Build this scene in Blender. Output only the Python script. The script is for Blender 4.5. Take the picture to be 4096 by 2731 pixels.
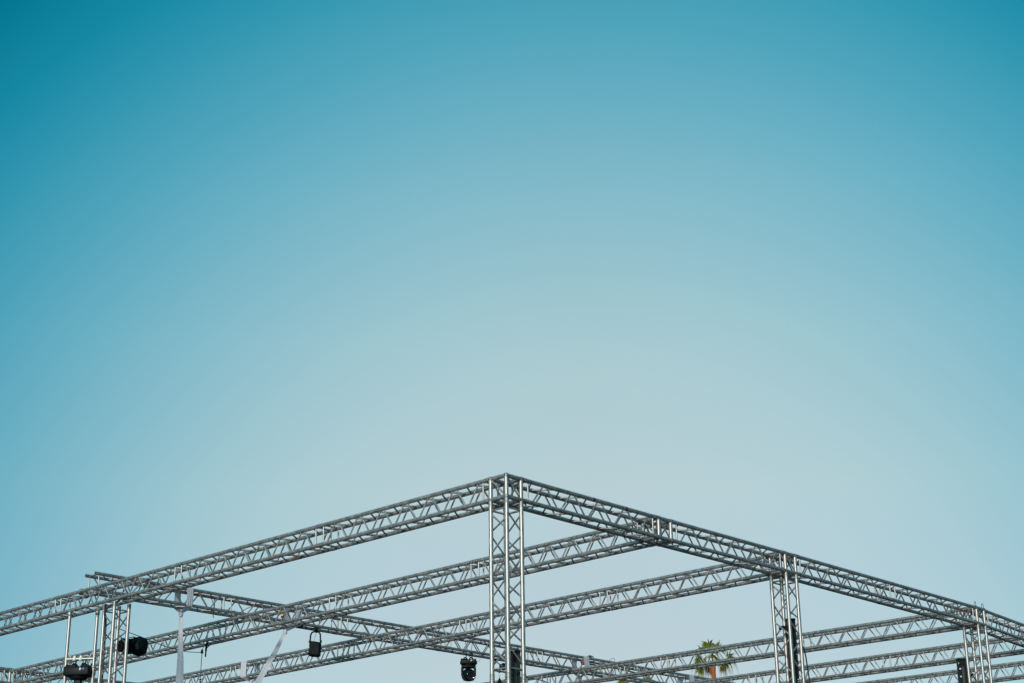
import bpy, bmesh, math, random
from mathutils import Vector, Matrix, Quaternion

random.seed(7)
S = bpy.context.scene
for o in list(bpy.data.objects):
    bpy.data.objects.remove(o)
COL = S.collection

# ------------------------------------------------------------------ camera
cam = bpy.data.cameras.new('camera')
cam_o = bpy.data.objects.new('camera', cam)
COL.objects.link(cam_o)
cam.sensor_width = 36.0
cam.lens = 58.265
cam.clip_end = 5000
F = Vector((0.69052765, 0.63478006, 0.34673599))
R = Vector((0.68003859, -0.73307412, -0.01224162))
U = Vector((-0.24641244, -0.24424703, 0.93788288))
cam_o.matrix_world = Matrix(((R.x, U.x, -F.x, -13.0417), (R.y, U.y, -F.y, -12.1020),
                             (R.z, U.z, -F.z, 1.600), (0, 0, 0, 1)))
S.camera = cam_o
S.render.resolution_x, S.render.resolution_y = 1024, 682

# ------------------------------------------------------------------ sky
SUN_EL, SUN_ROT = 17.0, -113.0         # the low sun stands behind the camera, a little to its left
world = bpy.data.worlds.new('World')
S.world = world
world.use_nodes = True
nt = world.node_tree
N, Lk = nt.nodes, nt.links
bg = N['Background']
bg.inputs[1].default_value = 0.13
sky = N.new('ShaderNodeTexSky')
sky.sky_type = 'NISHITA'
sky.sun_disc = False
sky.sun_elevation = math.radians(SUN_EL)
sky.sun_rotation = math.radians(SUN_ROT)


def M(op, a, b=None, c=None):
    n = N.new('ShaderNodeMath')
    n.operation = op
    for i, v in enumerate((a, b, c)):
        if v is None:
            continue
        if isinstance(v, (int, float)):
            n.inputs[i].default_value = v
        else:
            Lk.new(v, n.inputs[i])
    return n.outputs[0]


tc = N.new('ShaderNodeTexCoord')
sp = N.new('ShaderNodeSeparateXYZ')
Lk.new(tc.outputs['Generated'], sp.inputs[0])
el = M('ARCSINE', sp.outputs[2])
up = M('MAXIMUM', M('SUBTRACT', el, math.radians(4.0)), 0.0)
# azimuth away from the palest stretch of horizon; past 24 degrees it stops mattering
AZ = math.radians(40.0)
cdot = M('ADD', M('MULTIPLY', sp.outputs[0], math.cos(AZ)), M('MULTIPLY', sp.outputs[1], math.sin(AZ)))
crs = M('SUBTRACT', M('MULTIPLY', sp.outputs[1], math.cos(AZ)), M('MULTIPLY', sp.outputs[0], math.sin(AZ)))
az = M('MINIMUM', M('ABSOLUTE', M('ARCTAN2', crs, cdot)), 0.385)
t = M('SQRT', M('ADD', M('MULTIPLY', up, up), M('MULTIPLY', M('MULTIPLY', az, az), 1.05)))
def color_ramp(fac, span_, table, scale):
    r = N.new('ShaderNodeValToRGB')
    Lk.new(M('DIVIDE', fac, span_), r.inputs[0])
    e = r.color_ramp.elements
    while len(e) < len(table):
        e.new(0.5)
    for k, (p_, c_) in enumerate(table):
        e[k].position = p_ / span_
    for k, (p_, c_) in enumerate(table):
        e[k].color = tuple(v / scale for v in c_) + (1,)
    return r.outputs[0]


def lin(c):
    c /= 255
    return ((c + .055) / 1.055) ** 2.4 if c > .04045 else c / 12.92


# the graded colour of this sky, from the pale horizon glow outward (radians from its middle)
GLOW = [(0, (194, 212, 217)), (6, (192, 211, 215)), (12, (184, 209, 214)), (15, (175, 206, 211)), (18, (158, 199, 208)),
        (21, (136, 189, 203)), (24, (110, 178, 197)), (27, (80, 165, 188)), (30, (48, 150, 176)), (32, (24, 138, 166)),
        (35, (2, 118, 145)), (50, (2, 104, 130)), (86, (2, 90, 118))]
# clear-air brightness of the sky texture by elevation (degrees), which the grade is measured against
AIR = [(3, (0.8100000023841858, 0.8640000224113464, 0.621999979019165)), (9, (0.5450000166893005, 0.7639999985694885, 0.8700000047683716)), (15, (0.3580000102519989, 0.5450000166893005, 0.7409999966621399)), (20, (0.2709999978542328, 0.42500001192092896, 0.621999979019165)), (25, (0.21400000154972076, 0.3409999907016754, 0.5220000147819519)), (31, (0.1679999977350235, 0.27000001072883606, 0.42899999022483826)), (45, (0.10700000077486038, 0.17399999499320984, 0.289000004529953)), (60, (0.07800000160932541, 0.12600000202655792, 0.21400000154972076)), (90, (0.07199999690055847, 0.11500000208616257, 0.1940000057220459))]
ramp = color_ramp(t, 1.6, [(math.radians(p_), [lin(v) for v in c_]) for p_, c_ in GLOW], 1.0)
air = color_ramp(M('MAXIMUM', el, 0.0), math.pi / 2, [(math.radians(p_), c_) for p_, c_ in AIR], 1.0)
mul = N.new('ShaderNodeVectorMath')
mul.operation = 'MULTIPLY'
Lk.new(sky.outputs[0], mul.inputs[0])
Lk.new(ramp, mul.inputs[1])
sc2 = N.new('ShaderNodeVectorMath')
sc2.operation = 'DIVIDE'
Lk.new(mul.outputs[0], sc2.inputs[0])
Lk.new(air, sc2.inputs[1])
# the texture is a little dimmer toward the left of this view than the sky in the photograph
side = M('MINIMUM', M('MAXIMUM', crs, 0.0), 0.4)
lvl = N.new('ShaderNodeVectorMath')
lvl.operation = 'SCALE'
Lk.new(M('ADD', M('MULTIPLY', side, 0.45), 1.0), lvl.inputs['Scale'])
Lk.new(sc2.outputs[0], lvl.inputs[0])
Lk.new(lvl.outputs[0], bg.inputs[0])

# ------------------------------------------------------------------ sun
sun = bpy.data.lights.new('sun', 'SUN')
sun.energy = 3.0
sun.angle = math.radians(11.0)
sun.color = (1.0, .89, .80)
sun_o = bpy.data.objects.new('sun', sun)
COL.objects.link(sun_o)
sa = math.radians(90 - SUN_ROT)
sd = Vector((math.cos(sa) * math.cos(math.radians(SUN_EL)), math.sin(sa) * math.cos(math.radians(SUN_EL)),
             math.sin(math.radians(SUN_EL))))
sun_o.rotation_euler = sd.to_track_quat('Z', 'Y').to_euler()
sun_o.location = (-20, 0, 30)

S.view_settings.view_transform = 'Standard'
S.view_settings.look = 'None'
S.view_settings.gamma = 1
S.view_settings.exposure = 0
S.view_settings.use_curve_mapping = False


# ------------------------------------------------------------------ materials
def mat(name, base, rough=.5, metal=0., var=0., scale=8., spec=.5, bump=0., rough_var=0., stretch=None, dark=None,
        trans=0.):
    m = bpy.data.materials.new(name)
    m.use_nodes = True
    n, l = m.node_tree.nodes, m.node_tree.links
    b = n['Principled BSDF']
    b.inputs['Base Color'].default_value = (*base, 1)
    b.inputs['Roughness'].default_value = rough
    b.inputs['Metallic'].default_value = metal
    b.inputs['Specular IOR Level'].default_value = spec
    if var or bump or rough_var:
        g = n.new('ShaderNodeNewGeometry')
        mp = n.new('ShaderNodeMapping')
        l.new(g.outputs['Position'], mp.inputs[0])
        if stretch:
            mp.inputs['Scale'].default_value = stretch
        tx = n.new('ShaderNodeTexNoise')
        tx.inputs['Scale'].default_value = scale
        tx.inputs['Detail'].default_value = 6
        tx.inputs['Roughness'].default_value = .65
        l.new(mp.outputs[0], tx.inputs[0])
        if var:
            cr = n.new('ShaderNodeValToRGB')
            cr.color_ramp.elements[0].position = .35
            cr.color_ramp.elements[1].position = .7
            d = dark or tuple(c * (1 - var) for c in base)
            cr.color_ramp.elements[0].color = (*d, 1)
            cr.color_ramp.elements[1].color = (*[min(1, c * (1 + var * .35)) for c in base], 1)
            l.new(tx.outputs[0], cr.inputs[0])
            l.new(cr.outputs[0], b.inputs['Base Color'])
        if rough_var:
            mr = n.new('ShaderNodeMapRange')
            mr.inputs['From Min'].default_value = .3
            mr.inputs['From Max'].default_value = .7
            mr.inputs['To Min'].default_value = rough - rough_var
            mr.inputs['To Max'].default_value = rough + rough_var
            l.new(tx.outputs[0], mr.inputs[0])
            l.new(mr.outputs[0], b.inputs['Roughness'])
        if bump:
            bp = n.new('ShaderNodeBump')
            bp.inputs['Strength'].default_value = bump
            bp.inputs['Distance'].default_value = .01
            l.new(tx.outputs[0], bp.inputs['Height'])
            l.new(bp.outputs[0], b.inputs['Normal'])
    if trans:
        ad = n.new('ShaderNodeMixShader')
        tr = n.new('ShaderNodeBsdfTranslucent')
        tr.inputs[0].default_value = (*base, 1)
        ad.inputs[0].default_value = trans
        l.new(b.outputs[0], ad.inputs[1])
        l.new(tr.outputs[0], ad.inputs[2])
        l.new(ad.outputs[0], n['Material Output'].inputs[0])
    return m


ALU = mat('aluminium_tube', (.46, .435, .435), .47, .76, var=.30, scale=14, rough_var=.12, bump=.03,
          dark=(.29, .275, .27))
ALU2 = mat('aluminium_weld', (.42, .40, .40), .5, .8, var=.4, scale=60, rough_var=.15)
STEEL = mat('steel_bolt', (.25, .25, .26), .4, .9, var=.3, scale=40)
BLACK = mat('black_housing', (.003, .008, .010), .5, 0, var=.4, scale=30, spec=.15)
BLACKM = mat('black_matt', (.005, .006, .007), .8, 0, var=.4, scale=25, spec=.15)
BAG = mat('black_plastic_wrap', (.003, .006, .008), .6, 0, var=.5, scale=25, bump=.4, spec=.12)
GREYP = mat('dark_grey_panel', (.016, .026, .030), .5, 0, var=.3, scale=10)
WIRE = mat('black_cable', (.012, .012, .013), .5, 0, var=.2, scale=20)
ROPE = mat('grey_rope', (.16, .16, .15), .8, 0, var=.4, scale=60)
CLOTH = mat('white_cloth', (.82, .80, .88), .9, 0, var=.04, scale=6, trans=.45)
RED = mat('red_webbing', (.22, .010, .045), .8, 0, var=.4, scale=30)
REDP = mat('red_plastic', (.55, .03, .02), .5, 0, var=.2, scale=30)
YEL = mat('yellow_plastic', (.62, .42, .03), .5, 0, var=.2, scale=30)
BLUE = mat('blue_connector', (.008, .035, .13), .5, 0, var=.2, scale=30)
WHITE = mat('white_plastic', (.75, .75, .72), .5, 0, var=.1, scale=30)
LENS = mat('dark_lens', (.01, .012, .018), .08, 0, spec=.9, var=.2, scale=5)
RUST = mat('rusty_patch', (.22, .07, .03), .8, .1, var=.6, scale=80)
BROWN = mat('brown_hoist', (.14, .09, .07), .5, .3, var=.5, scale=40)
LEAF = mat('palm_leaf', (.22, .235, .015), .5, 0, var=.6, scale=2.5, dark=(.08, .10, .012), trans=.35)
DRY = mat('dry_palm_leaf', (.19, .12, .06), .8, 0, var=.5, scale=6)
TRUNK = mat('palm_trunk', (.38, .11, .03), .85, 0, var=.5, scale=5, bump=.6, stretch=(1, 1, 5))
GROUND = mat('paving_ground', (.075, .073, .07), .9, 0, var=.35, scale=.6, bump=.2)


# ------------------------------------------------------------------ mesh helpers
def finish(bm, name, m, smooth=True):
    me = bpy.data.meshes.new(name)
    bm.normal_update()
    bm.to_mesh(me)
    bm.free()
    me.materials.append(m)
    if smooth:
        for p in me.polygons:
            p.use_smooth = True
    return me


def frame(d):
    d = d.normalized()
    a = Vector((0, 0, 1)) if abs(d.z) < .9 else Vector((1, 0, 0))
    x = d.cross(a).normalized()
    return x, d.cross(x).normalized()


def add_tube(bm, pts, rad, n=8, cap=True):
    """a tube along pts; rad is a number or a list"""
    pts = [Vector(p) for p in pts]
    rings = []
    x = None
    for i, p in enumerate(pts):
        d = (pts[min(i + 1, len(pts) - 1)] - pts[max(i - 1, 0)]).normalized()
        if x is None:
            x, y = frame(d)
        else:
            x = (x - d * x.dot(d)).normalized()
        y = d.cross(x)
        r = rad[i] if isinstance(rad, (list, tuple)) else rad
        rings.append([bm.verts.new(p + (x * math.cos(2 * math.pi * k / n) + y * math.sin(2 * math.pi * k / n)) * r)
                      for k in range(n)])
    for a, b in zip(rings, rings[1:]):
        for k in range(n):
            bm.faces.new((a[k], a[(k + 1) % n], b[(k + 1) % n], b[k]))
    if cap:
        bm.faces.new(rings[0][::-1])
        bm.faces.new(rings[-1])


def add_box(bm, c, s, rot=None, bevel=0.):
    ret = bmesh.ops.create_cube(bm, size=1.0)
    vs = ret['verts']
    bmesh.ops.scale(bm, vec=Vector(s), verts=vs)
    if bevel:
        es = list({e for v in vs for e in v.link_edges})
        r2 = bmesh.ops.bevel(bm, geom=es, offset=bevel, segments=2, affect='EDGES', profile=.5)
        vs = list({v for f in r2['faces'] for v in f.verts} | {v for v in vs if v.is_valid})
    if rot is not None:
        bmesh.ops.rotate(bm, cent=(0, 0, 0), matrix=rot, verts=vs)
    bmesh.ops.translate(bm, vec=Vector(c), verts=vs)
    return vs


def add_lathe(bm, prof, n=16, mtx=None):
    """profile of (radius, z) turned about z"""
    rings = []
    for r, z in prof:
        ring = []
        for k in range(n):
            v = Vector((r * math.cos(2 * math.pi * k / n), r * math.sin(2 * math.pi * k / n), z))
            ring.append(bm.verts.new(mtx @ v if mtx else v))
        rings.append(ring)
    for a, b in zip(rings, rings[1:]):
        for k in range(n):
            bm.faces.new((a[k], a[(k + 1) % n], b[(k + 1) % n], b[k]))
    bm.faces.new(rings[0][::-1])
    bm.faces.new(rings[-1])


def ob(name, me, parent=None, mw=None):
    """link an object that shares the mesh me; mw is its place in the world"""
    o = bpy.data.objects.new(name, me)
    COL.objects.link(o)
    if mw is None:
        mw = Matrix.Identity(4)
    if parent is not None:
        o.parent = parent
        o.matrix_basis = PW[parent.name].inverted() @ mw
        PW[o.name] = mw.copy()
    else:
        o.matrix_basis = mw
        PW[o.name] = mw.copy()
    return o


PW = {}


def thing(name, loc, label, cat, group=None):
    o = bpy.data.objects.new(name, None)
    o.empty_display_size = .1
    COL.objects.link(o)
    o.location = loc
    PW[o.name] = Matrix.Translation(loc)
    o['label'] = label
    o['category'] = cat
    o['kind'] = 'thing'
    if group:
        o['group'] = group
    return o


def part(name, bm, m, parent, smooth=True):
    return ob(name, finish(bm, name, m, smooth), parent)


def span(p, q, r):
    """matrix that lays a unit z cylinder from p to q with radius r"""
    p, q = Vector(p), Vector(q)
    d = q - p
    x, y = frame(d)
    L = d.length
    z = d.normalized()
    return Matrix(((x.x * r, y.x * r, z.x * L, p.x), (x.y * r, y.y * r, z.y * L, p.y),
                   (x.z * r, y.z * r, z.z * L, p.z), (0, 0, 0, 1)))


# shared meshes ------------------------------------------------------
bm = bmesh.new()
n = 20
o0 = [bm.verts.new((math.cos(2 * math.pi * k / n), math.sin(2 * math.pi * k / n), 0)) for k in range(n)]
o1 = [bm.verts.new((v.co.x, v.co.y, 1)) for v in o0]
i0 = [bm.verts.new((v.co.x * .86, v.co.y * .86, 0)) for v in o0]
i1 = [bm.verts.new((v.co.x * .86, v.co.y * .86, 1)) for v in o0]
for k in range(n):
    j = (k + 1) % n
    bm.faces.new((o0[k], o0[j], o1[j], o1[k]))
    bm.faces.new((i0[j], i0[k], i1[k], i1[j]))
    bm.faces.new((o0[j], o0[k], i0[k], i0[j]))
    bm.faces.new((o1[k], o1[j], i1[j], i1[k]))
for e in bm.edges:
    if abs(e.verts[0].co.z - e.verts[1].co.z) < .5 and abs(e.verts[0].co.length - e.verts[1].co.length) < 1e-4:
        e.smooth = False
CHORD = finish(bm, 'chord', ALU)
bm = bmesh.new()
add_lathe(bm, [(1, 0), (1, 1)], 10)
BRACE = finish(bm, 'brace', ALU)
for e in BRACE.edges:
    pass
# conical coupler between two sections: unit length along z, unit radius, with grooves, bolts and a pin
bm = bmesh.new()
add_lathe(bm, [(.99, 0), (1.07, .02), (1.07, .2), (1.0, .22), (1.0, .30), (1.08, .32), (1.08, .47), (.96, .485), (.96, .515),
               (1.08, .53), (1.08, .68), (1.0, .70), (1.0, .78), (1.07, .80), (1.07, .98), (.99, 1)], 16)
COUPLER = finish(bm, 'coupler', ALU2)
bm = bmesh.new()
add_lathe(bm, [(.5, -1.5), (.7, -1.45), (.7, -1.2), (.45, -1.15), (.45, 1.2), (.62, 1.22), (.62, 1.4), (.3, 1.5)], 8,
          Matrix.Rotation(math.pi / 2, 4, 'X'))
PIN = finish(bm, 'pin', STEEL)
# machined corner node
bm = bmesh.new()
bmesh.ops.create_icosphere(bm, subdivisions=2, radius=1)
for v in bm.verts:
    for ax in range(3):
        v.co[ax] = max(-.86, min(.86, v.co[ax]))
NODE = finish(bm, 'node', ALU2)
bm = bmesh.new()
add_lathe(bm, [(1, -.3), (1, .3)], 10)
HOLE = finish(bm, 'bolt', BLACKM)

D = .24
RC = .0245        # chord radius
RB = .0098        # brace radius
HT = 6.596        # height of the upper chords above the ground


def lattice(root, pts, s0, s1, nh, flip=False, rung=(.07,), end_gap=.115, couple=(True, True), faces=(0, 1, 2, 3)):
    """one truss section between s0 and s1. pts(c, s) gives the axis of chord c at s.
    chord, brace, rung and coupler objects hang from root."""
    for c in range(4):
        ob('chord', CHORD, root, span(pts(c, s0 + .004), pts(c, s1 - .004), RC))
    sgn = 1 if s1 > s0 else -1
    a0, a1 = s0 + sgn * end_gap, s1 - sgn * end_gap
    st = (a1 - a0) / nh
    for f in faces:
        c, d = f, (f + 1) % 4
        for i in range(nh):
            ev = (i % 2 == 0) != flip
            ca, cb = (c, d) if ev else (d, c)
            g = .02 * (1 if st > 0 else -1)
            A = Vector(pts(ca, a0 + i * st + g))
            B = Vector(pts(cb, a0 + (i + 1) * st - g))
            dv = (B - A).normalized()
            ob('brace', BRACE, root, span(A + dv * RC * .8, B - dv * RC * .8, RB))
        for g in rung:
            for s in (s0 + sgn * g, s1 - sgn * g):
                A, B = Vector(pts(c, s)), Vector(pts(d, s))
                dv = (B - A).normalized()
                ob('rung', BRACE, root, span(A + dv * RC * .8, B - dv * RC * .8, RB * 1.05))


def joint(root, pts, s, half=.055, seed=0):
    for c in range(4):
        A, B = Vector(pts(c, s - half)), Vector(pts(c, s + half))
        k = ob('coupler', COUPLER, root, span(A, B, RC * 1.02))
        for f in (.25, .75):
            P = A.lerp(B, f)
            x, y = frame(B - A)
            rnd = random.Random(int(s * 100) + c * 7 + seed)
            w = (x * math.cos(a := rnd.uniform(0, 6.28)) + y * math.sin(a))
            ob('pin', PIN, root, span(P - w * .0, P + w * .0085, .0085) @ Matrix.Rotation(math.pi / 2, 4, 'X')
               @ Matrix.Diagonal((1, 2.2, 1, 1)))


# ------------------------------------------------------------------ ground
bm = bmesh.new()
g = 3000
vs = [bm.verts.new(v) for v in ((-g, -g, 0), (g, -g, 0), (g, g, 0), (-g, g, 0))]
bm.faces.new(vs)
gr = ob('ground', finish(bm, 'ground', GROUND, False))
gr['kind'] = 'structure'

# ------------------------------------------------------------------ truss grid
xT, xC2, xC3, xA4, xA5 = 2.7287, 5.4599, 10.7219, 12.99, 15.34
LA = 2.8724


def zB0(x):
    xs, zs = (0, xT, xC2, xC3, xA4, xA5), (0, -.0019, .0019, -.014, -.12, -.15)
    for i in range(5):
        if x <= xs[i + 1] or i == 4:
            return HT + zs[i] + (zs[i + 1] - zs[i]) * (x - xs[i]) / (xs[i + 1] - xs[i])


def beam_pts(axis, x0, y0, zf):
    """chords: 0 upper near, 1 upper far, 2 lower far, 3 lower near"""
    off = ((0, 0), (D, 0), (D, -D), (0, -D))

    def f(c, s):
        a, b = off[c]
        if axis == 'Y':
            return (x0 + a, s, zf(s) + b)
        return (s, y0 + a, zf(s) + b)
    return f


def beam(label, axis, fixed, joints, zf, nh, flips, name='truss_beam', grp='horizontal box trusses of the roof grid',
         couple_ends=(True, True), loc=None):
    pts = beam_pts(axis, fixed, fixed, zf)
    root = thing(name, loc or pts(3, joints[0]), label, 'truss', grp)
    for i, (a, b) in enumerate(zip(joints, joints[1:])):
        lattice(root, pts, a, b, nh, flips[i % len(flips)])
    for i, s in enumerate(joints):
        if i == 0 and not couple_ends[0]:
            continue
        if i == len(joints) - 1 and not couple_ends[1]:
            continue
        joint(root, pts, s, .05, int(fixed * 10))
    return root, pts


LAB = 'aluminium box truss '
yEnd = .265 + 5 * LA
A0, pA0 = beam('silver box truss running left from the topmost corner, nearest of the left-running trusses', 'Y', 0,
               [.285] + [.265 + LA * k for k in (1, 2, 3, 4)] + [yEnd - .02], lambda s: HT - .0064 * s, 13,
               (True, False))
A1, pA1 = beam('silver box truss running left from the junction block midway to the second column', 'Y', xT,
               [.285] + [.253 + LA * k for k in (1, 2, 3, 4)] + [yEnd - .02], lambda s: HT - .0019 - .0098 * s, 13,
               (False, True))
A2, pA2 = beam('silver box truss running left from the second column head, white cloth tied round it', 'Y', xC2,
               [.285] + [.285 + LA * k for k in (1, 2, 3, 4)] + [yEnd - .02], lambda s: HT + .0019 - .0065 * s, 13,
               (True, False))
A3, pA3 = beam('silver box truss running left from the head of the third column, crossing the palm crown', 'Y', xC3,
               [.285] + [.399 + LA * k for k in (1, 2, 3, 4)] + [yEnd - .02], lambda s: HT - .014 + .0017 * s, 13,
               (False, True))
A4, pA4 = beam('silver box truss passing right behind the third column, upper of the two there', 'Y', xA4,
               [.285, 2.96, 5.83, 8.70], lambda s: HT - .12, 13, (True, False))
A5, pA5 = beam('lowest silver box truss at the right, passing behind the black panel with white dots', 'Y', xA5,
               [.285, 2.79, 5.66, 8.53], lambda s: HT - .15, 13, (False, True))


def beamX(label, y0, joints, zf, flips, **k):
    return beam(label, 'X', y0, joints, zf, 9, flips, **k)


B0a, pB = beamX('short silver box truss from the topmost corner to the first junction block on the right', 0,
                [.285, xT - .045], zB0, (False,))
B0b, _ = beamX('silver box truss between the first junction block and the second column head', 0,
               [xT + .285, xC2 - .045], zB0, (False,))
xm = (xC2 + xC3 + D) / 2
B0c, _ = beamX('long silver box truss between the second and third column heads', 0,
               [xC2 + .285, xm, xC3 - .045], zB0, (False, False))
B0d, _ = beamX('silver box truss leaving the right edge beyond the third column head', 0,
               [xC3 + .285, xA4 - .045], zB0, (False,))


def zB2(x):
    xs, zs = (0, xT, xC2, xC3), (-.094, -.115, -.093, .011)
    for i in range(3):
        if x <= xs[i + 1] or i == 2:
            return HT + zs[i] + (zs[i + 1] - zs[i]) * (x - xs[i]) / (xs[i + 1] - xs[i])


yB2 = yEnd + .025
B2a, _ = beamX('back edge box truss left of the low left junction, mostly out of the frame', yB2, [.285, xT - .045], zB2,
               (False,))
B2b, _ = beamX('back edge box truss low at the left, behind the hanging ladder frame', yB2, [xT + .285, xC2 - .045],
               zB2, (False,))

# the loose truss laid across the top of the others
XB1, YB1, LB1 = .20, 8.30, 2.40


def zB1(x):
    return HT + .24 + .0026 * (x - XB1)


B1, pB1 = beamX('silver box truss laid across the others, open left end poking up, white cloths on it',
                YB1, [XB1] + [XB1 + LB1 * k for k in range(1, 7)] + [15.95], zB1, (False, True),
                couple_ends=(False, False))
# clamps that hold it on the trusses below
bmc = bmesh.new()
for x, y, z in ((.24, 8.30, HT - .055), (.24, 8.54, HT - .055), (.06, 8.4, HT - .053), (xT, 8.30, zB1(xT) - D - .03), (xT + D, 8.54, zB1(xT) - D - .03),
                (xC2, 8.30, zB1(xC2) - D - .03)):
    add_lathe(bmc, [(.030, -.022), (.034, -.018), (.034, .018), (.030, .022)], 12,
              Matrix.Translation((x, y, z)) @ Matrix.Rotation(math.pi / 2, 4, 'X'))
    add_box(bmc, (x, y, z + .035), (.05, .03, .05), bevel=.006)
part('clamp', bmc, ALU2, B1)


def band(root, name, pts, c, s, m, w=.02, r=1.06):
    bm = bmesh.new()
    add_lathe(bm, [(1.0, 0), (1, 1)], 14, None)
    o = ob(name, finish(bm, name, m), root, span(pts(c, s - w / 2), pts(c, s + w / 2), RC * r))
    return o


for x in (1.496, 2.094):
    band(B0a, 'tape_band', pB, 0, x, BLACKM, .022)
band(A0, 'rust_patch', pA0, 2, 3.84, RUST, .05, 1.02)
band(A0, 'rust_patch', pA0, 2, 3.78, RUST, .02, 1.03)
band(A0, 'rust_patch', pA0, 3, 3.95, RUST, .02, 1.03)
for s in (4.546, 3.959, 3.372):
    band(A5, 'tape_band', pA5, 0, s, BLACKM, .012, 1.03)


# ------------------------------------------------------------------ corner / junction blocks
def block(x0, y0, zt, label, skip=(), bolts=True, boxy=False):
    root = thing('junction_block', (x0, y0, zt - D), label, 'truss block', 'cast junction blocks between trusses')
    P = [(x0 + a * D, y0 + b * D, zt - c * D) for c in (0, 1) for a, b in ((0, 0), (1, 0), (1, 1), (0, 1))]
    for i in range(4):
        for a, b in ((i, (i + 1) % 4), (4 + i, 4 + (i + 1) % 4), (i, 4 + i)):
            ob('chord', CHORD, root, span(P[a], P[b], RC))
    for i in range(8):
        s = .031
        ob('node', NODE, root, Matrix.Translation(P[i]) @ Matrix.Diagonal((s, s, s, 1)))
        for d in (Vector((-1, 0, 0)), Vector((0, -1, 0))):
            p = Vector(P[i])
            if bolts:
                ob('bolt', HOLE, root, span(p + d * .0262, p + d * .0285, .007))
    # the face diagonals
    for a, b in ((0, 5), (0, 7), (1, 6), (3, 6), (0, 2), (4, 6)):
        A, B = Vector(P[a]), Vector(P[b])
        if a == 0 and b == 7:
            A, B = Vector(P[3]), Vector(P[4])
        dv = (B - A).normalized()
        ob('brace', BRACE, root, span(A + dv * .03, B - dv * .03, RB))
    for c, d in ((0, 1), (0, 3)):
        pass
    return root


block(0, 0, HT, 'cube-shaped aluminium block at the topmost corner of the structure')
block(xT, 0, zB0(xT), 'aluminium junction block without a column, first to the right of the topmost corner')
block(xC2, 0, zB0(xC2), 'aluminium junction block on top of the second column from the left')
bC3 = block(xC3, 0, zB0(xC3), 'aluminium junction block on the third column, two spigots sticking up')
block(xA4, 0, zB0(xA4), 'aluminium junction block past the right edge of the frame')
block(0, yB2, zB2(0), 'aluminium junction block past the left edge of the frame')
block(xT, yB2, zB2(xT), 'aluminium junction block low at the left edge where two trusses meet')
block(xC2, yB2, zB2(xC2), 'aluminium junction block on the back edge below the frame')
for x in (xC3 - .02, xC3 + D - .02):
    bm = bmesh.new()
    add_lathe(bm, [(.014, 0), (.016, .01), (.016, .06), (.011, .075), (.009, .082)], 10,
              Matrix.Translation((x, 0, zB0(xC3) + .012)))
    part('spigot', bm, STEEL, bC3)


# ------------------------------------------------------------------ columns
def column(x0, y0, ztop, label, joints, nh=7, flips=(False,), top_couple=True):
    """chord order: left (0,D), near (0,0), right (D,0), far (D,D)"""
    off = ((0, D), (0, 0), (D, 0), (D, D))

    def pts(c, s):
        return (x0 + off[c][0], y0 + off[c][1], ztop - s)
    root = thing('truss_column', (x0 + D / 2, y0 + D / 2, 0), label, 'truss column', 'upright truss columns')
    for i, (a, b) in enumerate(zip(joints, joints[1:])):
        lattice(root, pts, a, b, nh, flips[i % len(flips)], rung=(.085,), end_gap=.105)
    for i, s in enumerate(joints):
        if i == len(joints) - 1:
            continue
        if i == 0 and not top_couple:
            for c in range(4):
                ob('coupler', COUPLER, root, span(pts(c, s - .02), pts(c, s + .05), RC * 1.04))
            continue
        joint(root, pts, s, .045, int(x0 * 10) + 3)
    bm = bmesh.new()
    add_box(bm, (x0 + D / 2, y0 + D / 2, .012), (.5, .5, .018), bevel=.004)
    part('base_plate', bm, STEEL, root, False)
    return root


LC = 1.93
col1 = column(0, 0, HT, 'front aluminium truss column standing under the topmost corner, largest in view',
              [.275, .275 + LC, .275 + 2 * LC, HT - .03])
col2 = column(xC2, 0, zB0(xC2), 'aluminium truss column right of the palm, slim black panel inside it',
              [.275, .275 + LC, .275 + 2 * LC, zB0(xC2) - .03])
col3 = column(xC3, 0, zB0(xC3), 'aluminium truss column nearest the right edge, black panel with white dots beside it',
              [.275, .275 + LC, .275 + 2 * LC, zB0(xC3) - .03], flips=(True,))
colL = column(0, 7.448, HT, 'aluminium truss column at the left, lamps and ladder frame hanging around it',
              [.345, .345 + 2.3, .345 + 4.3, HT - .03], nh=9, top_couple=False)
column(0, yB2, zB2(0), 'aluminium truss column outside the left edge of the frame', [.275, 2.2, 4.13, zB2(0) - .03])
column(xT, yB2, zB2(xT), 'aluminium truss column at the bottom left corner behind the lowest left truss',
       [.275, 2.2, 4.13, zB2(xT) - .03])


# ------------------------------------------------------------------ small gear
def curve_pts(ps, n=8):
    """Catmull-Rom through ps"""
    ps = [Vector(p) for p in ps]
    q = [ps[0]] + ps + [ps[-1]]
    out = []
    for i in range(1, len(q) - 2):
        for k in range(n):
            u = k / n
            a, b, c, d = q[i - 1], q[i], q[i + 1], q[i + 2]
            out.append(.5 * ((2 * b) + (c - a) * u + (2 * a - 5 * b + 4 * c - d) * u * u
                             + (3 * b - a - 3 * c + d) * u ** 3))
    out.append(ps[-1])
    return out


def cable(label, ps, r, m=WIRE, name='cable', cat='cable', n=8):
    bm = bmesh.new()
    add_tube(bm, curve_pts(ps, n), r, 6)
    o = ob(name, finish(bm, name, m))
    o['label'] = label
    o['category'] = cat
    o['kind'] = 'thing'
    return o


def rotm(dx, dz=0.):
    """rotation whose x axis points along the horizontal direction dx (radians from +X)"""
    return Matrix.Rotation(dx, 4, 'Z')


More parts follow.
